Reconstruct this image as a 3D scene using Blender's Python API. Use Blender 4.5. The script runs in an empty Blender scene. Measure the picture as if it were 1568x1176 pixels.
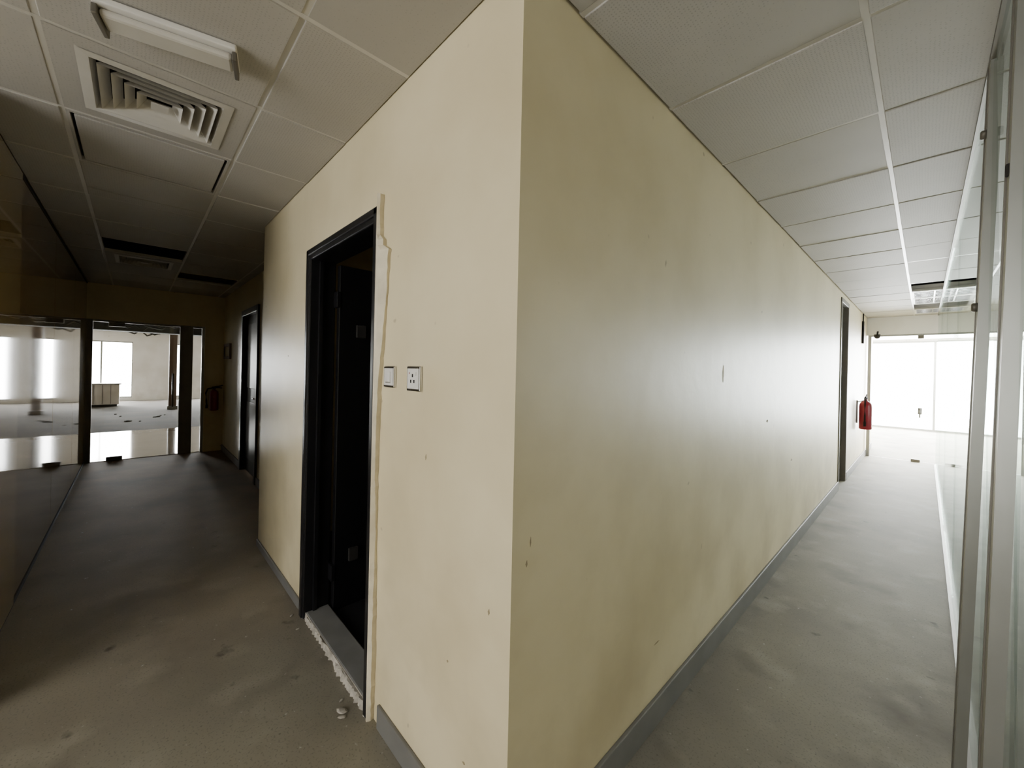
import bpy, bmesh, math, random
from mathutils import Vector, Matrix
random.seed(4)
K=0.93   # design units -> metres

def lin(c):
    c=c/255.0
    return c/12.92 if c<=0.04045 else ((c+0.055)/1.055)**2.4
def rgb(r,g,b): return (lin(r),lin(g),lin(b),1.0)

# ---------------------------------------------------------------- materials
def base(name):
    m=bpy.data.materials.new(name); m.use_nodes=True
    nt=m.node_tree; b=nt.nodes['Principled BSDF']
    return m,nt,b
def noise_mix(nt,c1,c2,scale,detail=4,lo=0.35,hi=0.65,vec=None):
    n=nt.nodes.new('ShaderNodeTexNoise'); n.inputs['Scale'].default_value=scale; n.inputs['Detail'].default_value=detail
    if vec: nt.links.new(vec,n.inputs['Vector'])
    r=nt.nodes.new('ShaderNodeMapRange'); r.inputs[1].default_value=lo; r.inputs[2].default_value=hi
    nt.links.new(n.outputs['Fac'],r.inputs[0])
    mx=nt.nodes.new('ShaderNodeMix'); mx.data_type='RGBA'
    nt.links.new(r.outputs[0],mx.inputs[0])
    for i,c in ((6,c1),(7,c2)):
        if isinstance(c,tuple): mx.inputs[i].default_value=c
        else: nt.links.new(c,mx.inputs[i])
    return mx.outputs[2]
def bump(nt,b,scale,strength,dist=0.01,vec=None,detail=4):
    n=nt.nodes.new('ShaderNodeTexNoise'); n.inputs['Scale'].default_value=scale; n.inputs['Detail'].default_value=detail
    if vec: nt.links.new(vec,n.inputs['Vector'])
    bp=nt.nodes.new('ShaderNodeBump'); bp.inputs['Strength'].default_value=strength; bp.inputs['Distance'].default_value=dist
    nt.links.new(n.outputs['Fac'],bp.inputs['Height']); nt.links.new(bp.outputs[0],b.inputs['Normal'])
def geo(nt):
    return nt.nodes.new('ShaderNodeNewGeometry').outputs['Position']
def simple(name,c,rough=0.5,metal=0.0,var=0.06,scale=8,bs=0.0,emit=0):
    m,nt,b=base(name)
    p=geo(nt)
    c2=tuple([x*(1-var*2) for x in c[:3]]+[1])
    nt.links.new(noise_mix(nt,c,c2,scale,vec=p),b.inputs['Base Color'])
    b.inputs['Roughness'].default_value=rough; b.inputs['Metallic'].default_value=metal
    if bs: bump(nt,b,60,bs,0.003,p)
    if emit:
        b.inputs['Emission Color'].default_value=(1,1,1,1); b.inputs['Emission Strength'].default_value=emit
    return m
def wallmat(name,c,rough=0.42):
    m,nt,b=base(name); p=geo(nt)
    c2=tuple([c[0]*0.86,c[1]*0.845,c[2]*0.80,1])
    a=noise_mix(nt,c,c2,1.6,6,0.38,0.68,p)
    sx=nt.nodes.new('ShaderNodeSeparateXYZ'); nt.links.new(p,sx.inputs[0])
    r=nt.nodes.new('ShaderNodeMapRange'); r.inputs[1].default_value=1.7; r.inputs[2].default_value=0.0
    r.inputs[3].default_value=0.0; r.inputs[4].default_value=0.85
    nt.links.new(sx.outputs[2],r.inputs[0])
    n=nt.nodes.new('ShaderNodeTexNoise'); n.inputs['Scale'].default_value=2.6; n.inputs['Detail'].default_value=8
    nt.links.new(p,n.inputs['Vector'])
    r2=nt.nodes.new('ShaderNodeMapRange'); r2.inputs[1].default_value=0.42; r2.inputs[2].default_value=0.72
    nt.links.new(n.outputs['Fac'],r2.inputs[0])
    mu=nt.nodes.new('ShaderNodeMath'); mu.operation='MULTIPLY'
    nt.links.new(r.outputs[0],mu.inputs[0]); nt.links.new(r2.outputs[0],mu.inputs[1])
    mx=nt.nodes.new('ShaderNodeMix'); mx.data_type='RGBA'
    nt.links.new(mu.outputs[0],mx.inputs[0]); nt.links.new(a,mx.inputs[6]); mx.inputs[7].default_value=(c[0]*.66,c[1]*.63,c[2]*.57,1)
    a=noise_mix(nt,mx.outputs[2],(c[0]*0.6,c[1]*0.57,c[2]*0.53,1),11.0,2,0.74,0.785,p)
    nt.links.new(a,b.inputs['Base Color'])
    b.inputs['Roughness'].default_value=rough
    bump(nt,b,9,0.14,0.012,p,7)
    return m
M={}
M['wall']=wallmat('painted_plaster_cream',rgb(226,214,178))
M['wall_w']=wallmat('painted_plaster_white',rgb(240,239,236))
M['concrete']=simple('slab_dark',rgb(70,66,60),0.9)
M['base']=simple('baseboard_grey_vinyl',rgb(118,117,114),0.5,var=0.08,scale=5)
M['black']=simple('black_door_paint',rgb(20,20,23),0.35,var=0.1)
M['blackleaf']=simple('black_door_leaf',rgb(11,11,14),0.4)
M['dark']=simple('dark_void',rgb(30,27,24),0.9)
M['darktile']=simple('dark_floor_tile',rgb(38,38,40),0.2)
M['alu']=simple('aluminium',rgb(150,150,144),0.38,0.6,var=0.03)
M['alu_d']=simple('grey_profile',rgb(112,108,98),0.45,0.3)
M['white']=simple('white_enamel',rgb(224,222,216),0.35,var=0.02)
M['tee']=simple('ceiling_tee_white',rgb(204,201,192),0.3,var=0.03)
M['chrome']=simple('chrome',rgb(210,210,210),0.18,1.0,var=0.02)
M['red']=simple('extinguisher_red',rgb(135,12,36),0.3,var=0.05)
M['plaster']=simple('broken_plaster',rgb(190,184,172),0.9,var=0.2,scale=30,bs=0.6)
M['flap']=simple('torn_paint_edge',rgb(232,222,196),0.8,var=0.10,scale=12,bs=0.3)
M['thresh']=simple('threshold_grey',rgb(132,132,130),0.5,var=0.08)
M['wood']=simple('brown_wood',rgb(96,66,40),0.5,scale=20)
M['tilefloor']=simple('polished_tile_floor',rgb(166,158,142),0.07,var=0.04,scale=2)
M['carpet']=simple('hall_brown_carpet',rgb(66,58,46),0.95,var=0.2,scale=1.5)
M['paper']=simple('certificate_paper',rgb(200,186,150),0.8)
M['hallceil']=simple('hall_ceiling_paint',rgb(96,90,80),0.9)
M['scuff']=simple('scuff_dirt',rgb(165,150,118),0.8)
M['chip']=simple('chipped_paint',rgb(238,230,205),0.7)
M['tubelamp']=simple('fluorescent_tube',rgb(240,240,240),0.4,emit=6)

def tile_mat():
    m,nt,b=base('ceiling_tile_perforated'); p=geo(nt)
    v=nt.nodes.new('ShaderNodeTexVoronoi'); v.inputs['Scale'].default_value=95; v.inputs['Randomness'].default_value=0.3
    nt.links.new(p,v.inputs['Vector'])
    r=nt.nodes.new('ShaderNodeMapRange'); r.inputs[1].default_value=0.12; r.inputs[2].default_value=0.30
    nt.links.new(v.outputs['Distance'],r.inputs[0])
    a=noise_mix(nt,rgb(182,179,172),rgb(166,163,155),0.9,3,0.35,0.7,p)
    mx=nt.nodes.new('ShaderNodeMix'); mx.data_type='RGBA'
    nt.links.new(r.outputs[0],mx.inputs[0]); mx.inputs[6].default_value=rgb(156,153,146); nt.links.new(a,mx.inputs[7])
    nt.links.new(mx.outputs[2],b.inputs['Base Color']); b.inputs['Roughness'].default_value=0.6
    return m
M['tile']=tile_mat()
def floor_mat():
    m,nt,b=base('worn_screed_floor'); p=geo(nt)
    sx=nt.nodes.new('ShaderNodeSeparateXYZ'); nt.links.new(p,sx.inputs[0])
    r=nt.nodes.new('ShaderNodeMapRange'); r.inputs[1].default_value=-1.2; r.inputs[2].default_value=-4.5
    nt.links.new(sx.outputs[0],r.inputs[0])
    g=noise_mix(nt,rgb(136,131,116),rgb(114,109,96),1.3,9,0.36,0.66,p)
    g=noise_mix(nt,g,rgb(150,146,132),3.6,9,0.54,0.78,p)
    g=noise_mix(nt,g,rgb(84,78,67),1.9,8,0.54,0.76,p)
    g=noise_mix(nt,g,rgb(66,61,52),7.0,4,0.67,0.76,p)
    br=noise_mix(nt,rgb(136,115,82),rgb(106,89,63),1.5,8,0.35,0.68,p)  # brown puts the left corridor's dim, warm light into the floor colour
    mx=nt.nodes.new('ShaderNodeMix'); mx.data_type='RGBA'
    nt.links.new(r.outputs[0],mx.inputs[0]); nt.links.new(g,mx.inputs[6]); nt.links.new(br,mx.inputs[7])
    f=noise_mix(nt,mx.outputs[2],rgb(96,91,79),120,2,0.56,0.80,p)
    f=noise_mix(nt,f,rgb(170,167,156),38,3,0.70,0.78,p)
    nt.links.new(f,b.inputs['Base Color']); b.inputs['Roughness'].default_value=0.72
    bump(nt,b,30,0.15,0.005,p,8)
    return m
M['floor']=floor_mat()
def glass_mat(name,tint,lo=0.04,hi=0.6,pw=5):
    m=bpy.data.materials.new(name); m.use_nodes=True; nt=m.node_tree
    for n in list(nt.nodes):
        if n.type!='OUTPUT_MATERIAL': nt.nodes.remove(n)
    out=nt.nodes['Material Output']
    t=nt.nodes.new('ShaderNodeBsdfTransparent'); t.inputs[0].default_value=tint
    g=nt.nodes.new('ShaderNodeBsdfGlossy'); g.inputs['Roughness'].default_value=0.03; g.inputs[0].default_value=(0.88,0.92,0.90,1)
    lw=nt.nodes.new('ShaderNodeLayerWeight'); lw.inputs[0].default_value=0.5
    pwn=nt.nodes.new('ShaderNodeMath'); pwn.operation='POWER'; pwn.inputs[1].default_value=pw
    nt.links.new(lw.outputs['Facing'],pwn.inputs[0])
    mr=nt.nodes.new('ShaderNodeMapRange'); mr.inputs[3].default_value=lo; mr.inputs[4].default_value=hi
    nt.links.new(pwn.outputs[0],mr.inputs[0])
    mx=nt.nodes.new('ShaderNodeMixShader')
    nt.links.new(mr.outputs[0],mx.inputs[0]); nt.links.new(t.outputs[0],mx.inputs[1]); nt.links.new(g.outputs[0],mx.inputs[2])
    nt.links.new(mx.outputs[0],out.inputs[0])
    return m
M['glass']=glass_mat('clear_glass',(0.88,0.915,0.90,1),0.03,0.45)
M['glass_c']=glass_mat('clear_glass_end',(0.98,0.99,0.985,1),0.03,0.3)
M['glass_t']=glass_mat('sky_dimming_glass',(0.36,0.36,0.36,1),0.05,0.5)  # grey panes added to cut sky light through the unseen windows
def darkglass(name,c):
    m,nt,b=base(name); p=geo(nt)
    nt.links.new(noise_mix(nt,c,(c[0]*.8,c[1]*.8,c[2]*.78,1),1.2,4,vec=p),b.inputs['Base Color'])
    b.inputs['Roughness'].default_value=0.04; b.inputs['IOR'].default_value=1.5
    return m
M['darkglass']=darkglass('back_painted_brown_glass',rgb(124,104,72))
M['tanglass']=darkglass('back_painted_tan_glass',rgb(148,130,92))

# ---------------------------------------------------------------- mesh builder
class MB:
    def __init__(s): s.bm=bmesh.new(); s.mats=[]
    def mi(s,m):
        if m not in s.mats: s.mats.append(m)
        return s.mats.index(m)
    def box(s,x0,x1,y0,y1,z0,z1,mat,bev=0,rot=None):
        mi=s.mi(mat); r=bmesh.ops.create_cube(s.bm,size=1)
        vs=r['verts']; c=Vector(((x0+x1)/2,(y0+y1)/2,(z0+z1)/2))
        for v in vs:
            p=Vector((v.co.x*(x1-x0),v.co.y*(y1-y0),v.co.z*(z1-z0)))
            if rot: p=rot@p
            v.co=p+c
        fs=set(f for v in vs for f in v.link_faces)
        for f in fs: f.material_index=mi
        if bev:
            es=list(set(e for v in vs for e in v.link_edges))
            o=bmesh.ops.bevel(s.bm,geom=es,offset=bev,segments=2,affect='EDGES',profile=0.5)
            for f in o['faces']: f.material_index=mi
        return s
    def lathe(s,c,axis,prof,mat,seg=28):
        mi=s.mi(mat); axis=Vector(axis).normalized(); c=Vector(c)
        q=axis.to_track_quat('Z','Y'); rings=[]
        for (r,h) in prof:
            if r<1e-5: rings.append([s.bm.verts.new(c+q@Vector((0,0,h)))])
            else: rings.append([s.bm.verts.new(c+q@Vector((r*math.cos(2*math.pi*i/seg),r*math.sin(2*math.pi*i/seg),h))) for i in range(seg)])
        for a,b in zip(rings,rings[1:]):
            for i in range(seg):
                j=(i+1)%seg
                if len(a)==1 and len(b)==1: continue
                if len(a)==1: f=s.bm.faces.new((a[0],b[j],b[i]))
                elif len(b)==1: f=s.bm.faces.new((a[i],a[j],b[0]))
                else: f=s.bm.faces.new((a[i],a[j],b[j],b[i]))
                f.material_index=mi; f.smooth=True
        return s
    def tube(s,pts,r,mat,seg=10):
        mi=s.mi(mat); pts=[Vector(p) for p in pts]; rings=[]
        for k,p in enumerate(pts):
            d=(pts[min(k+1,len(pts)-1)]-pts[max(k-1,0)]).normalized(); q=d.to_track_quat('Z','Y')
            rings.append([s.bm.verts.new(p+q@Vector((r*math.cos(2*math.pi*i/seg),r*math.sin(2*math.pi*i/seg),0))) for i in range(seg)])
        for a,b in zip(rings,rings[1:]):
            for i in range(seg):
                j=(i+1)%seg; f=s.bm.faces.new((a[i],a[j],b[j],b[i])); f.material_index=mi; f.smooth=True
        for rr in (rings[0],rings[-1]):
            f=s.bm.faces.new(rr); f.material_index=mi
        return s
    def lump(s,c,r,mat,sx=1,sy=1,sz=.6,sub=1):
        q=bmesh.ops.create_icosphere(s.bm,subdivisions=sub,radius=r); mi=s.mi(mat); a=random.random()*6
        for v in q['verts']:
            x=v.co.x*sx*random.uniform(.8,1.2); y=v.co.y*sy*random.uniform(.8,1.2)
            v.co=Vector((x*math.cos(a)-y*math.sin(a),x*math.sin(a)+y*math.cos(a),v.co.z*sz))+Vector(c)
        for f in set(f for v in q['verts'] for f in v.link_faces): f.material_index=mi
        return s
    def poly(s,pts,thick,mat):
        mi=s.mi(mat); t=Vector(thick)
        a=[s.bm.verts.new(Vector(p)) for p in pts]; b=[s.bm.verts.new(Vector(p)+t) for p in pts]
        fs=[s.bm.faces.new(a),s.bm.faces.new(b[::-1])]
        n=len(a)
        for i in range(n): fs.append(s.bm.faces.new((a[i],b[i],b[(i+1)%n],a[(i+1)%n])))
        for f in fs: f.material_index=mi
        return s
    def hexa(s,bot,top,mat):
        mi=s.mi(mat); a=[s.bm.verts.new(Vector(p)) for p in bot]; b=[s.bm.verts.new(Vector(p)) for p in top]
        fs=[s.bm.faces.new(a),s.bm.faces.new(b[::-1])]; n=len(a)
        for i in range(n): fs.append(s.bm.faces.new((a[i],b[i],b[(i+1)%n],a[(i+1)%n])))
        for f in fs: f.material_index=mi
        return s
    def quads(s,coords,mat):
        f=s.bm.faces.new([s.bm.verts.new(Vector(c)) for c in coords]); f.material_index=s.mi(mat); return s
    def done(s,name):
        bmesh.ops.recalc_face_normals(s.bm,faces=s.bm.faces)
        co=[v.co for v in s.bm.verts]
        mn=Vector([min(c[i] for c in co) for i in range(3)]); mxv=Vector([max(c[i] for c in co) for i in range(3)])
        o=Vector(((mn.x+mxv.x)/2,(mn.y+mxv.y)/2,mn.z))
        for v in s.bm.verts: v.co=(v.co-o)*K
        me=bpy.data.meshes.new(name); s.bm.to_mesh(me); s.bm.free()
        for m in s.mats: me.materials.append(M[m])
        ob=bpy.data.objects.new(name,me); ob.location=o*K
        bpy.context.collection.objects.link(ob); return ob
H=2.7; TOP=3.2

# ---------------------------------------------------------------- shell
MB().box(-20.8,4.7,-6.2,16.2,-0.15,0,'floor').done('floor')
MB().box(-11.3,-7.86,-6,4,0,0.006,'tilefloor').done('floor_tiled_hall')
MB().box(-20.6,-11.3,-6,4,0,0.005,'carpet').done('floor_hall_carpet')
MB().box(-20.8,4.7,-6.2,16.2,TOP,TOP+0.12,'concrete').done('ceiling_slab')

b=MB(); b.box(-3.09,-1.78,0,0.12,0,TOP,'wall').box(-0.88,0,0,0.12,0,TOP,'wall').box(-1.78,-0.88,0,0.12,2.18,TOP,'wall'); b.done('wall_left')
b=MB(); b.box(-0.12,0,0.12,6.12,0,TOP,'wall').box(-0.12,0,6.12,6.88,2.62,TOP,'wall').box(-0.12,0,6.88,10.9,0,TOP,'wall'); b.done('wall_right')
b=MB(); b.box(-3.09,-2.97,0.12,3,0,TOP,'wall').box(-2.97,-0.12,2.9,3.0,0,TOP,'wall'); b.done('wall_store_room')
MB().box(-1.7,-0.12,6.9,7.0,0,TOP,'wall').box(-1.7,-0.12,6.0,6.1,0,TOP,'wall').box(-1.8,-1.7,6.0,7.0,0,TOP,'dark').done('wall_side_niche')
b=MB(); b.box(-7.8,-6.07,0.36,0.48,0,TOP,'wall').box(-5.1,-3.09,0.36,0.48,0,TOP,'wall').box(-6.07,-5.1,0.36,0.48,2.25,TOP,'wall'); b.done('wall_left_far')
WX=-1.95
b=MB(); b.box(-7.8,WX,-1.45,-1.33,0,TOP,'wall').box(WX-.03,WX,-1.33,-1.30,0,H-.006,'alu_d'); b.done('wall_south')
b=MB(); xs=[-7.78,-6.2,-4.62,-3.06]
for a,c in zip(xs,xs[1:]):
    b.box(a+0.004,c-0.004,-1.328,-1.308,0.03,2.68,'darkglass')
b.box(-3.05,WX-.035,-1.328,-1.295,0.03,2.68,'tanglass')
b.box(-7.78,WX-.035,-1.33,-1.303,0,0.03,'dark').box(-7.78,WX-.035,-1.33,-1.303,2.68,H-.006,'dark')
b.done('glass_wall_panelling')
# lobby behind camera
b=MB(); b.box(WX-.12,WX,-4.6,-1.45,0,TOP,'wall'); b.done('wall_lobby_west')
b=MB(); b.box(WX-.12,-1.3,-4.72,-4.6,0,TOP,'wall').box(1.3,4.6,-4.72,-4.6,0,TOP,'wall').box(-1.3,1.3,-4.72,-4.6,0,0.6,'wall').box(-1.3,1.3,-4.72,-4.6,2.4,TOP,'wall'); b.done('wall_lobby_south')
b=MB(); b.box(4.5,4.62,-4.6,3.5,0,TOP,'wall').box(4.5,4.62,3.5,8,0,0.8,'wall').box(4.5,4.62,3.5,8,2.4,TOP,'wall').box(4.5,4.62,8,16,0,TOP,'wall_w'); b.done('wall_east')
b=MB(); b.box(-3,-2,16,16.12,0,TOP,'wall_w').box(4,4.62,16,16.12,0,TOP,'wall_w').box(-2,4,16,16.12,2.65,TOP,'wall_w'); b.done('wall_north')
b=MB(); b.box(-3.12,-3,10.9,16.12,0,TOP,'wall_w').box(-3,-0.12,10.78,10.9,0,TOP,'wall_w'); b.done('wall_north_west')
# left hall
b=MB(); X=-20.6
b.box(X-.12,X,-6,-3.4,0,TOP,'wall_w').box(X-.12,X,-0.85,0.26,0,TOP,'wall_w').box(X-.12,X,0.75,1.3,0,TOP,'wall_w').box(X-.12,X,3.4,4,0,TOP,'wall_w')
for a,c in ((-3.4,-0.85),(0.26,0.75),(1.3,3.4)):
    b.box(X-.12,X,a,c,2.3,TOP,'wall_w').box(X-.12,X,a,c,0,0.12,'wall_w')
b.done('wall_hall_west')
MB().box(X,-7.8,-6.12,-6,0,TOP,'wall_w').box(X,-7.8,4,4.12,0,TOP,'wall_w').done('wall_hall_sides')
b=MB(); b.box(-7.92,-7.8,-6,-1.33,0,TOP,'wall').box(-7.92,-7.8,0.36,4,0,TOP,'wall').box(-7.92,-7.8,-1.33,0.36,2.16,TOP,'wall').box(-7.92,-7.8,0.09,0.36,0,2.16,'wall'); b.done('wall_corridor_end')
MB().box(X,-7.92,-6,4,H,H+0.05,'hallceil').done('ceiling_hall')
MB().box(-3,4.5,9.7,16,H,H+0.05,'wall_w').done('ceiling_north_room')

# ---------------------------------------------------------------- suspended ceiling
P=0.65
def cellid(cx,cy): return (math.floor(cx/P+1e-6),math.floor((cy-0.26)/P+1e-6))
holes=[cellid(-4.87,-.7),cellid(-5.5,-.7),cellid(-6.2,-.1),cellid(-1.63,-.7),cellid(-2.27,-.7),cellid(.97,6.4),cellid(.97,7.1),cellid(.97,7.75),cellid(.97,8.4),cellid(.97,9.0)]
def ceil_region(b,x0,x1,y0,y1):
    i0=math.floor(x0/P); i1=math.ceil(x1/P)
    j0=math.floor((y0-.26)/P); j1=math.ceil((y1-.26)/P)
    g=0.009
    for i in range(i0,i1):
        for j in range(j0,j1):
            ax=max(i*P+g,x0); bx=min((i+1)*P-g,x1); ay=max(.26+j*P+g,y0); by=min(.26+(j+1)*P-g,y1)
            if bx-ax<0.02 or by-ay<0.02 or (i,j) in holes: continue
            t=Matrix.Rotation(random.uniform(-.006,.006),3,'X')@Matrix.Rotation(random.uniform(-.006,.006),3,'Y')
            z=H-0.004+random.uniform(-0.001,0.003)
            b.box(ax,bx,ay,by,z,z+0.02,'tile',bev=.003,rot=t)
    w=0.011
    for i in range(i0,i1+1):
        x=i*P
        if x0<=x<=x1: b.box(max(x-w,x0),min(x+w,x1),y0,y1,H+0.000,H+0.03,'tee')
    for j in range(j0,j1+1):
        y=.26+j*P
        if y0<=y<=y1: b.box(x0,x1,max(y-w,y0),min(y+w,y1),H+0.0005,H+0.03,'tee')
b=MB(); ceil_region(b,0.004,4.5,-4.6,9.6)
ceil_region(b,-3.09,-0.001,-1.3,-0.004)
ceil_region(b,-7.8,-3.091,-1.3,0.356)
b.box(WX,0,-4.6,-1.3,H,H+.02,'tile')
b.done('ceiling')

# ---------------------------------------------------------------- baseboards
b=MB(); b.box(0,0.016,0,6.12,0,0.12,'base',bev=.004).box(0,0.016,6.88,10.9,0,0.12,'base',bev=.004); b.done('baseboard_right')
b=MB(); b.box(-3.09,-1.84,-0.014,0,0,0.06,'base',bev=.004).box(-0.79,0.016,-0.014,0,0,0.10,'base',bev=.004); b.done('baseboard_left')
b=MB(); b.box(-7.8,-6.12,0.346,0.36,0,0.1,'base').box(-5.05,-3.09,0.346,0.36,0,0.1,'base'); b.done('baseboard_left_far')

# ---------------------------------------------------------------- door 1 (open black door)
b=MB()
b.box(-1.815,-1.775,-0.022,0.13,0,2.215,'black',bev=.006)
b.box(-0.885,-0.862,-0.022,0.13,0,2.215,'black',bev=.006)
b.box(-1.815,-0.862,-0.022,0.13,2.175,2.215,'black',bev=.006)
b.box(-1.835,-1.79,-0.03,-0.001,0,2.24,'black',bev=.008)
b.box(-0.895,-0.857,-0.03,-0.001,0,2.24,'black',bev=.008)
b.box(-1.835,-0.857,-0.03,-0.001,2.20,2.24,'black',bev=.008)
b.box(-1.775,-1.755,0.03,0.05,0,2.175,'black').box(-0.905,-0.885,0.03,0.05,0,2.175,'black')
b.box(-1.765,-1.722,0.135,0.98,0.015,2.165,'blackleaf',bev=.004)
for z in (0.25,1.95):
    b.box(-1.775,-1.715,0.118,0.14,z-.05,z+.05,'black',bev=.003)
b.box(-1.722,-1.70,0.24,0.30,1.72,1.80,'dark',bev=.004)
b.box(-1.722,-1.70,0.22,0.28,0.30,0.38,'dark',bev=.004)
b.lathe((-1.722,0.92,1.0),(1,0,0),[(0,0),(.03,0),(.03,.01),(.012,.012),(.012,.045),(0,.045)],'chrome',16)
b.tube([(-1.68,0.92,1.0),(-1.675,0.85,1.0),(-1.675,0.80,1.0)],.01,'chrome')
b.done('door_1')
MB().box(-2.97,-0.12,0.13,2.9,0.0,0.012,'darktile').done('floor_store_room')
b=MB(); b.box(-1.775,-0.885,-0.005,0.125,0,0.04,'thresh',bev=.006)
b.done('door_threshold')
b=MB()
n=80; F=[];
for i in range(n+1):
    x=-1.80+0.935*i/n
    F.append((x,-0.010-abs(random.gauss(.007,.006))-(0.006 if i>45 else 0),0))
bot=F+[(-0.865,-0.006,0),(-1.80,-0.006,0)]
top=[(p[0],min(p[1]+random.uniform(.003,.010),-.008),random.uniform(.022,.038)) for p in F]+[(-0.865,-0.006,.038),(-1.80,-0.006,.038)]
b.hexa(bot,top,'plaster')
for (x,y,s) in ((-0.97,-0.09,.014),(-0.94,-0.10,.009),(-1.03,-0.07,.006),(-1.70,-.07,.006),(-1.86,-.06,.007)):
    b.lump((x,y,s*.4),s,'plaster',1.9,1,.4,2)
b.done('plaster_rubble')
# torn plaster strip beside frame, curling away from the wall
L=[];R=[]
n=90
for i in range(n+1):
    z=0.0+2.29*i/n
    w=0.018+0.006*math.sin(z*5)+random.uniform(-.004,.004)
    if 1.35<z<2.06: w+=0.078*((z-1.35)/.71)**1.5
    if 2.06<=z<2.09: w+=.03
    off=0.006+0.012*abs(math.sin(z*3.1+.6))
    L.append((-0.8565,-0.030,z)); R.append((-0.8565+w,-0.003-off,z))
b=MB(); mi=b.mi('flap')
va=[(b.bm.verts.new(l),b.bm.verts.new(((l[0]*.5+r[0]*.5),min(l[1],r[1])-.002,l[2])),b.bm.verts.new(r),b.bm.verts.new((r[0]-.003,-.0005,r[2])),b.bm.verts.new((l[0],-.0005,l[2]))) for l,r in zip(L,R)]
for p,q in zip(va,va[1:]):
    for k in range(5):
        j=(k+1)%5
        f=b.bm.faces.new((p[k],p[j],q[j],q[k])); f.material_index=mi
b.bm.faces.new(va[0]).material_index=mi; b.bm.faces.new(va[-1][::-1]).material_index=mi
b.done('torn_plaster_edge')
b=MB()
def sliver(plane,u,z,w,h,mat):
    pts=[(-w/2,0),(0,-h/2),(w/2,-h*.1),(w*.2,h/2)]
    if plane=='y': b.poly([(u+p[0],-.0012,z+p[1]) for p in pts],(0,.001,0),mat)
    else: b.poly([(.0002,u+p[0],z+p[1]) for p in pts],(.001,0,0),mat)
for u,z,w,h,m_ in ((-.464,1.21,.008,.022,'scuff'),(-.094,.81,.008,.02,'scuff'),(-.30,.55,.01,.01,'scuff'),(-2.3,1.6,.012,.01,'scuff'),(-.2,.28,.014,.01,'scuff'),(-.66,1.36,.006,.012,'chip')): sliver('y',u,z,w,h,m_)
for u,z,w,h,m_ in ((1.66,1.54,.022,.10,'chip'),(.075,1.03,.005,.03,'scuff'),(.06,.97,.008,.02,'scuff'),(.9,.35,.05,.006,'scuff'),(2.6,1.2,.05,.02,'scuff'),(3.4,.8,.06,.02,'scuff')): sliver('x',u,z,w,h,m_)
b.done('wall_scuff_marks')

# ---------------------------------------------------------------- switch + socket
def plate(name,cx,cz,w,h,kind):
    b=MB()
    b.box(cx-w/2,cx+w/2,-0.012,0,cz-h/2,cz+h/2,'chrome',bev=.004)
    b.box(cx-w/2+.009,cx+w/2-.009,-0.0145,-0.008,cz-h/2+.009,cz+h/2-.009,'white',bev=.002)
    if kind=='switch':
        b.box(cx-.022,cx+.022,-0.019,-0.012,cz-.022,cz+.022,'white',bev=.003)
        b.box(cx-.022,cx+.022,-0.0155,-0.014,cz-.0250,cz-.0225,'alu_d')
    else:
        for dx,dz in ((-.012,-.010),(.012,-.010),(0,.012)):
            b.box(cx+dx-.004,cx+dx+.004,-0.0155,-0.014,cz+dz-.006,cz+dz+.006,'dark')
        b.box(cx+.018,cx+.028,-0.018,-0.013,cz+.012,cz+.026,'white',bev=.002)
        b.box(cx-.026,cx-.022,-0.0155,-0.014,cz+.018,cz+.024,'red')
    b.done(name)
plate('light_switch',-0.748,1.497,.095,.090,'switch')
plate('power_socket',-0.548,1.495,.10,.096,'socket')

# ---------------------------------------------------------------- ceiling fixtures
def diffuser(name,cx,cy,s=.245):
    b=MB(); z=H
    def ring(a,za,c,zc,mat,th=.004):
        A=[(cx-a,cy-a,za),(cx+a,cy-a,za),(cx+a,cy+a,za),(cx-a,cy+a,za)]
        C=[(cx-c,cy-c,zc),(cx+c,cy-c,zc),(cx+c,cy+c,zc),(cx-c,cy+c,zc)]
        for i in range(4):
            j=(i+1)%4
            b.quads((A[i],A[j],C[j],C[i]),mat)
            b.quads(tuple((p[0],p[1],p[2]+th) for p in (A[i],A[j],C[j],C[i])),mat)
    ring(.316,z-.002,s,z-.002,'tile')
    ring(s,z-.006,s-.035,z-.008,'tee')
    ring(s-.035,z-.008,s-.05,z+.03,'tee')
    k=s-.055
    while k>.05:
        ring(k,z-.012,k-.032,z+.032,'tee')
        k-=.038
    b.box(cx-.03,cx+.03,cy-.03,cy+.03,z-.01,z-.005,'tee')
    b.box(cx-.31,cx+.31,cy-.31,cy+.31,z+.10,z+.12,'dark')
    for sx in (-1,1):
        b.box(cx+sx*.30-.01,cx+sx*.30+.01,cy-.31,cy+.31,z+.02,z+.11,'dark')
        b.box(cx-.31,cx+.31,cy+sx*.30-.01,cy+sx*.30+.01,z+.02,z+.11,'dark')
    b.done(name)
diffuser('air_diffuser',-1.625,-.715)
diffuser('air_diffuser',-5.525,-.715)
b=MB(); cx,cy=-2.275,-.715
b.box(cx-.285,cx+.285,cy-.29,cy+.29,H-.006,H+.02,'tile',bev=.004)
b.box(cx-.32,cx-.30,cy-.315,cy+.315,H-.004,H+.02,'tile').box(cx+.30,cx+.32,cy-.315,cy+.315,H-.004,H+.02,'tile')
b.box(cx-.30,cx+.30,cy-.315,cy-.303,H-.004,H+.02,'tile').box(cx-.30,cx+.30,cy+.303,cy+.315,H-.004,H+.02,'tile')
b.box(cx-.31,cx+.31,cy-.31,cy+.31,H+.022,H+.03,'dark')
b.done('ceiling_access_panel')
b=MB(); rz=Matrix.Rotation(math.radians(-13),3,'Z')
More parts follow.
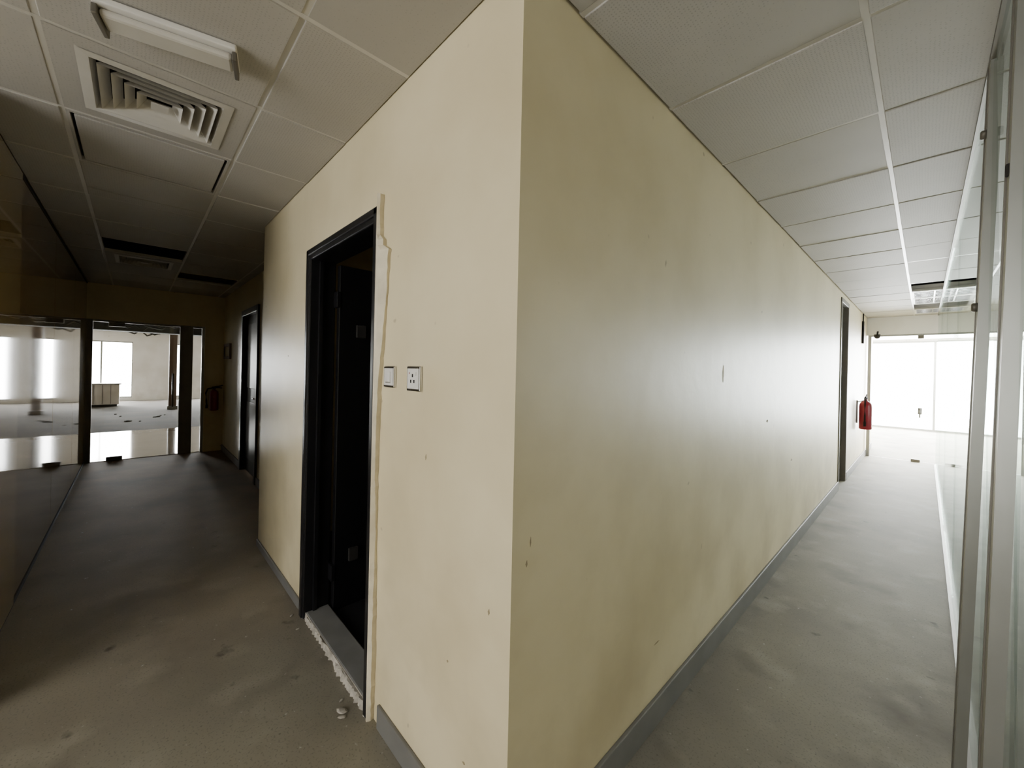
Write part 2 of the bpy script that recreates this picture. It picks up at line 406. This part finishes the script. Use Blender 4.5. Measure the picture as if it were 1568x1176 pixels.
def rb(cx,cy,x0,x1,y0,y1,z0,z1,mat,bev=0):
    c=rz@Vector(((x0+x1)/2,(y0+y1)/2,0))
    hx=(x1-x0)/2;hy=(y1-y0)/2
    b.box(cx+c.x-hx,cx+c.x+hx,cy+c.y-hy,cy+c.y+hy,z0,z1,mat,bev,rot=rz)
c0=(-1.05,-.70)
rb(*c0,-.07,.07,-.19,.19,H-.03,H-.008,'white',.005)
rb(*c0,-.035,.05,-.175,.175,H-.055,H-.03,'tee',.010)
rb(*c0,-.06,.06,-.19,-.175,H-.062,H-.03,'alu_d',.003)
rb(*c0,-.06,.06,.175,.19,H-.062,H-.03,'alu_d',.003)
b.done('batten_ceiling_light')
for cy in (7.085,7.735,9.035):
    b=MB(); cx=.975
    b.box(cx-.31,cx+.31,cy-.31,cy+.31,H+.07,H+.085,'white')
    for s in (-1,1):
        b.box(cx+s*.305-.01,cx+s*.305+.01,cy-.31,cy+.31,H-.003,H+.08,'white')
        b.box(cx-.31,cx+.31,cy+s*.305-.01,cy+s*.305+.01,H-.003,H+.08,'white')
    for k in (-.1,.1): b.box(cx+k-.006,cx+k+.006,cy-.30,cy+.30,H,H+.045,'chrome')
    for k in range(5): b.box(cx-.30,cx+.30,cy-.24+k*.12-.003,cy-.24+k*.12+.003,H,H+.035,'chrome')
    for k in (-.2,0,.2): b.tube([(cx+k,cy-.28,H+.055),(cx+k,cy+.28,H+.055)],.013,'tubelamp')
    b.done('louvre_ceiling_light')

# ---------------------------------------------------------------- right glass partition
gx=.955
b=MB()
ys=[0.3,.74,1.44,3.4,5.4,7.4,9.55]
for a,c in zip(ys,ys[1:]): b.box(gx-.005,gx+.005,a+.006,c-.006,.02,2.66,'glass')
b.box(gx-.02,gx+.02,.3,9.56,0,.008,'alu_d').box(gx-.014,gx+.014,.3,9.56,2.67,2.69,'alu_d')
def post(y,w,xb,xt,mat='alu'):
    h=.015
    b.hexa([(xb-h,y-w/2,0.01),(xb+h,y-w/2,.01),(xb+h,y+w/2,.01),(xb-h,y+w/2,.01)],
           [(xt-h,y-w/2,2.67),(xt+h,y-w/2,2.67),(xt+h,y+w/2,2.67),(xt-h,y+w/2,2.67)],mat)
post(.74,.045,.915,.955); post(.775,.012,.912,.952,'alu_d')
post(1.42,.055,.905,.958); post(1.46,.014,.902,.955,'alu_d')
for z in (1.8,2.42):
    xx=.905+.053*z/2.67
    b.lathe((xx-.014,1.42,z),(-1,0,0),[(0,.016),(.012,.016),(.016,.012),(.016,0),(0,0)],'alu_d',14)
b.box(.925,.937,.73,.745,2.03,2.06,'dark',bev=.003)
b.done('glass_partition')

# ---------------------------------------------------------------- right end glazed front
MB().box(0.0,4.5,9.6,9.70,2.36,TOP,'wall_w').done('wall_end_header')
b=MB(); gy=9.64
b.box(.02,.07,gy-.025,gy+.025,0,2.36,'alu',bev=.004)
b.box(.07,1.9,gy-.02,gy+.02,2.33,2.36,'alu')
b.box(1.9,1.95,gy-.025,gy+.025,0,2.36,'alu',bev=.004)
b.box(.07,1.9,gy-.005,gy+.005,.01,2.33,'glass_c')
for x in (.70,1.13):
    b.box(x-.06,x+.06,gy-.02,gy+.02,0,.05,'alu_d',bev=.004)
b.box(.70,.78,gy-.02,gy+.02,2.27,2.33,'alu_d',bev=.004)
b.box(.72,.77,gy-.03,gy+.03,.88,1.0,'alu_d',bev=.006)
b.lathe((.745,gy-.03,.97),(0,-1,0),[(.02,0),(.02,.02),(.008,.02),(.008,.05),(0,.05)],'dark',14)
b.tube([(.745,gy-.07,.82),(.745,gy-.07,1.0)],.010,'alu_d')
b.done('door_2')
b=MB(); b.box(1.95,4.5,9.6,9.7,0,2.36,'wall_w'); b.done('wall_end_right')
b=MB(); b.lathe((.16,9.45,2.34),(0,0,-1),[(0,-.02),(.045,-.02),(.05,0),(.04,.04),(.02,.06),(0,.062)],'dark',18)
b.tube([(.16,9.45,2.34),(.16,9.55,2.42),(.16,9.6,2.42)],.014,'dark'); b.done('security_camera')
b=MB(); b.box(0.0,.03,8.7,8.78,2.15,2.55,'dark',bev=.006).tube([(.015,8.74,2.55),(.015,8.74,2.69)],.010,'dark'); b.done('junction_box')
b=MB(); b.box(-.13,.012,6.12,6.16,0,2.62,'alu_d',bev=.004).box(-.13,.012,6.82,6.88,0,2.62,'alu_d',bev=.004).box(-.13,.012,6.16,6.82,2.56,2.62,'alu_d',bev=.004)
b.box(-.09,-.05,6.16,6.82,0.01,2.56,'alu_d'); b.done('door_3')

# ---------------------------------------------------------------- fire extinguishers
def ext(name,cx,cy,z0,nx,ny,s=1.0):
    b=MB(); r=.088*s
    b.lathe((cx,cy,z0),(0,0,1),[(0,.012),(r*.8,0),(r*.98,.01),(r,.03),(r,.40*s),(r*.93,.44*s),(r*.7,.475*s),(r*.35,.495*s),(r*.28,.50*s),(r*.28,.53*s),(0,.53*s)],'red')
    b.box(cx-.02,cx+.02,cy-.02,cy+.02,z0+.525*s,z0+.56*s,'dark',bev=.004)
    px,py=-ny,nx
    b.tube([(cx-px*.03,cy-py*.03,z0+.56*s),(cx+px*.06,cy+py*.06,z0+.575*s),(cx+px*.12,cy+py*.12,z0+.60*s)],.009,'dark')
    b.tube([(cx-px*.03,cy-py*.03,z0+.545*s),(cx+px*.06,cy+py*.06,z0+.545*s),(cx+px*.11,cy+py*.11,z0+.535*s)],.008,'dark')
    b.tube([(cx-px*.02,cy-py*.02,z0+.54*s),(cx-px*.09,cy-py*.09,z0+.52*s),(cx-px*.115,cy-py*.115,z0+.42*s),(cx-px*.105,cy-py*.105,z0+.25*s),(cx-px*.10,cy-py*.10,z0+.13*s)],.011,'dark')
    b.tube([(cx-px*.10,cy-py*.10,z0+.14*s),(cx-px*.10,cy-py*.10,z0+.06*s)],.017,'dark')
    d=r+.022
    b.box(cx-nx*d-.008,cx-nx*d+.01,cy-.02,cy+.02,z0+.1*s,z0+.5*s,'alu_d')
    b.tube([(cx-nx*d,cy-ny*d,z0+.47*s),(cx,cy,z0+.505*s)],.008,'alu_d')
    b.done(name)
ext('fire_extinguisher',.117,8.15,.66,1,0,.97)
ext('fire_extinguisher',-7.70,.22,.72,1,0,.72)

# ---------------------------------------------------------------- left corridor details
b=MB(); b.box(-6.12,-6.03,.335,.48,0,2.30,'black',bev=.005).box(-5.14,-5.05,.335,.48,0,2.30,'black',bev=.005).box(-6.03,-5.14,.335,.48,2.22,2.30,'black',bev=.005)
b.box(-6.03,-5.14,.40,.44,.01,2.22,'blackleaf')
b.box(-5.95,-5.22,.392,.40,1.2,2.1,'black',bev=.004).box(-5.95,-5.22,.392,.40,.2,1.0,'black',bev=.004)
b.lathe((-5.25,.40,1.08),(0,-1,0),[(.03,0),(.03,.01),(.01,.012),(.01,.05),(0,.05)],'chrome',14).tube([(-5.25,.355,1.08),(-5.36,.352,1.08)],.009,'chrome')
b.done('door_4')
b=MB(); x0,x1,z0,z1=-7.58,-7.08,1.64,1.84
b.box(x0,x1,.345,.358,z0,z1,'paper')
b.box(x0-.03,x0+.03,.33,.36,z0-.03,z1+.03,'wood',bev=.005).box(x1-.03,x1+.03,.33,.36,z0-.03,z1+.03,'wood',bev=.005)
b.box(x0,x1,.33,.36,z0-.03,z0+.02,'wood',bev=.005).box(x0,x1,.33,.36,z1-.02,z1+.03,'wood',bev=.005)
b.done('picture_frame')
b=MB(); ex=-7.86
b.box(ex-.03,ex+.03,-1.325,-1.245,0,2.16,'alu_d',bev=.004)
b.box(ex-.04,ex+.04,-.24,-.07,0,2.16,'alu_d',bev=.004)
b.box(ex-.03,ex+.03,.05,.09,0,2.16,'alu')
b.box(ex-.02,ex+.02,-1.245,.06,2.13,2.16,'alu_d')
b.box(ex-.005,ex+.005,-1.245,-.24,.01,2.13,'glass_c').box(ex-.005,ex+.005,-.07,.05,.01,2.13,'glass_c')
b.box(ex-.02,ex+.02,-1.08,-.90,0,.06,'alu_d',bev=.004).box(ex-.02,ex+.02,-1.08,-.90,2.07,2.13,'alu_d',bev=.004)
b.tube([(ex+.05,-.32,.8),(ex+.05,-.32,1.35)],.014,'chrome').tube([(ex,-.32,.85),(ex+.05,-.32,.85)],.01,'chrome').tube([(ex,-.32,1.3),(ex+.05,-.32,1.3)],.01,'chrome')
b.done('door_5')
for x,y in ((-16.2,.12),(-15.6,-1.92),(-17,-3.7)):
    b=MB(); b.box(x-.10,x+.10,y-.10,y+.10,0.005,H,'wood',bev=.02).box(x-.13,x+.13,y-.13,y+.13,0.005,.12,'alu_d',bev=.01); b.done('hall_column')
def cab(x,y,w):
    b=MB(); b.box(x-.25,x+.25,y-w/2,y+w/2,.08,.75,'wall_w',bev=.01).box(x-.2,x+.2,y-w/2+.05,y+w/2-.05,0.005,.08,'dark').box(x-.3,x+.3,y-w/2-.05,y+w/2+.05,.75,.78,'alu_d',bev=.005)
    for i in (1,2,3):
        yy=y-w/2+w*i/4; b.box(x+.25,x+.26,yy-.005,yy+.005,.1,.73,'dark')
    b.done('low_cabinet')
cab(-18.25,-1.55,.8)
cab(-17.6,-2.9,1.0)
b=MB()
for i in range(9):
    x=random.uniform(-17,-12.5); y=random.uniform(-1.3,-.1); s=random.uniform(.02,.04)
    b.lump((x,y,.005+s*.3),s,'carpet',random.uniform(1,2.5),1,.6)
b.done('construction_debris')
b=MB()
for k in range(8):
    x=-10.2-k*.8; y0=-1.5+random.random()*.4; pts=[]
    for i in range(13):
        t=i/12; pts.append((x+.3*math.sin(t*4+k),y0+t*1.7,H-.03-.36*math.sin(math.pi*t)*random.uniform(.5,1)))
    b.tube(pts,.022,'dark',6)
b.box(-13.5,-13.1,-1.6,.8,2.30,2.64,'dark',bev=.02).box(-15.5,-15.2,-3.6,.2,2.40,2.66,'dark',bev=.02)
b.done('hanging_cables')

def winY(name,y,x0,x1,z0,z1,n,pane=None):
    b=MB()
    b.box(x0,x1,y-.03,y+.03,z0,z0+.05,'alu').box(x0,x1,y-.03,y+.03,z1-.05,z1,'alu')
    for i in range(n+1):
        x=x0+(x1-x0)*i/n; b.box(max(x-.025,x0),min(x+.025,x1),y-.028,y+.028,z0+.05,z1-.05,'alu')
    if pane: b.box(x0+.02,x1-.02,y-.004,y+.004,z0+.04,z1-.04,pane)
    b.done(name)
def winX(name,x,y0,y1,z0,z1,n,pane=None):
    b=MB()
    b.box(x-.03,x+.03,y0,y1,z0,z0+.05,'alu').box(x-.03,x+.03,y0,y1,z1-.05,z1,'alu')
    for i in range(n+1):
        y=y0+(y1-y0)*i/n; b.box(x-.028,x+.028,max(y-.025,y0),min(y+.025,y1),z0+.05,z1-.05,'alu')
    if pane: b.box(x-.004,x+.004,y0+.02,y1-.02,z0+.04,z1-.04,pane)
    b.done(name)
winY('window_1',16.06,-2,4,0,2.65,2)
winY('window_2',-4.66,-1.3,1.3,.6,2.4,2,'glass_t')
winX('window_3',4.56,3.5,8,.8,2.4,4,'glass_t')
winX('window_4',X-.06,-3.4,-.85,.12,2.3,3)
winX('window_5',X-.06,.26,.75,.12,2.3,1)
winX('window_6',X-.06,1.3,3.4,.12,2.3,2)

# ---------------------------------------------------------------- lights
def area(name,loc,tgt,sx,sy,power,col=(1,1,1)):
    l=bpy.data.lights.new(name,'AREA'); l.shape='RECTANGLE'; l.size=sx*K; l.size_y=sy*K; l.energy=power; l.color=col
    o=bpy.data.objects.new(name,l); o.location=Vector(loc)*K
    d=(Vector(tgt)-Vector(loc)); o.rotation_euler=d.to_track_quat('-Z','Y').to_euler()
    bpy.context.collection.objects.link(o); return o
area('daylight_window_2',(0,-4.5,1.5),(0,0,1.5),2.5,1.7,80,(1,.985,.955))
area('daylight_window_3',(4.4,5.75,1.6),(0,5.75,1.6),4.4,1.5,44,(1,.99,.97))
area('daylight_window_1',(1,15.8,1.35),(1,0,1.35),5.8,2.5,1700,(.97,.98,1))
area('north_room_fill',(1.2,12.8,2.66),(1.2,12.8,0),5,5,1500,(1,1,1))  # added fill lamp, whitens the floor and walls of the north room
area('daylight_window_4',(X+.15,-2.1,1.25),(0,-2.1,1.25),2.5,2.0,260,(1,.97,.91))
area('daylight_window_5',(X+.15,.5,1.25),(0,.5,1.25),.46,2.0,50,(1,.97,.91))
area('daylight_window_6',(X+.15,2.3,1.25),(0,2.3,1.25),2.0,2.0,90,(1,.97,.91))
w=bpy.data.worlds.new('world'); bpy.context.scene.world=w; w.use_nodes=True
bg=w.node_tree.nodes['Background']; bg.inputs[0].default_value=(.98,.985,1,1); bg.inputs[1].default_value=38

# ---------------------------------------------------------------- camera
cam=bpy.data.cameras.new('camera'); co=bpy.data.objects.new('camera',cam); bpy.context.collection.objects.link(co)
cam.sensor_width=36; cam.lens=36*604/1568; cam.clip_start=.02; cam.shift_y=-22/1568
az=math.radians(136.3); f=Vector((math.cos(az),math.sin(az),0)); r=Vector((math.sin(az),-math.cos(az),0)); z=Vector((0,0,1))
t=math.radians(1.25)
R=r*math.cos(t)+z*math.sin(t); U=z*math.cos(t)-r*math.sin(t)
m=Matrix((R,U,-f)).transposed().to_4x4(); m.translation=Vector((.798,-.778,1.538))*K
co.matrix_world=m
bpy.context.scene.camera=co
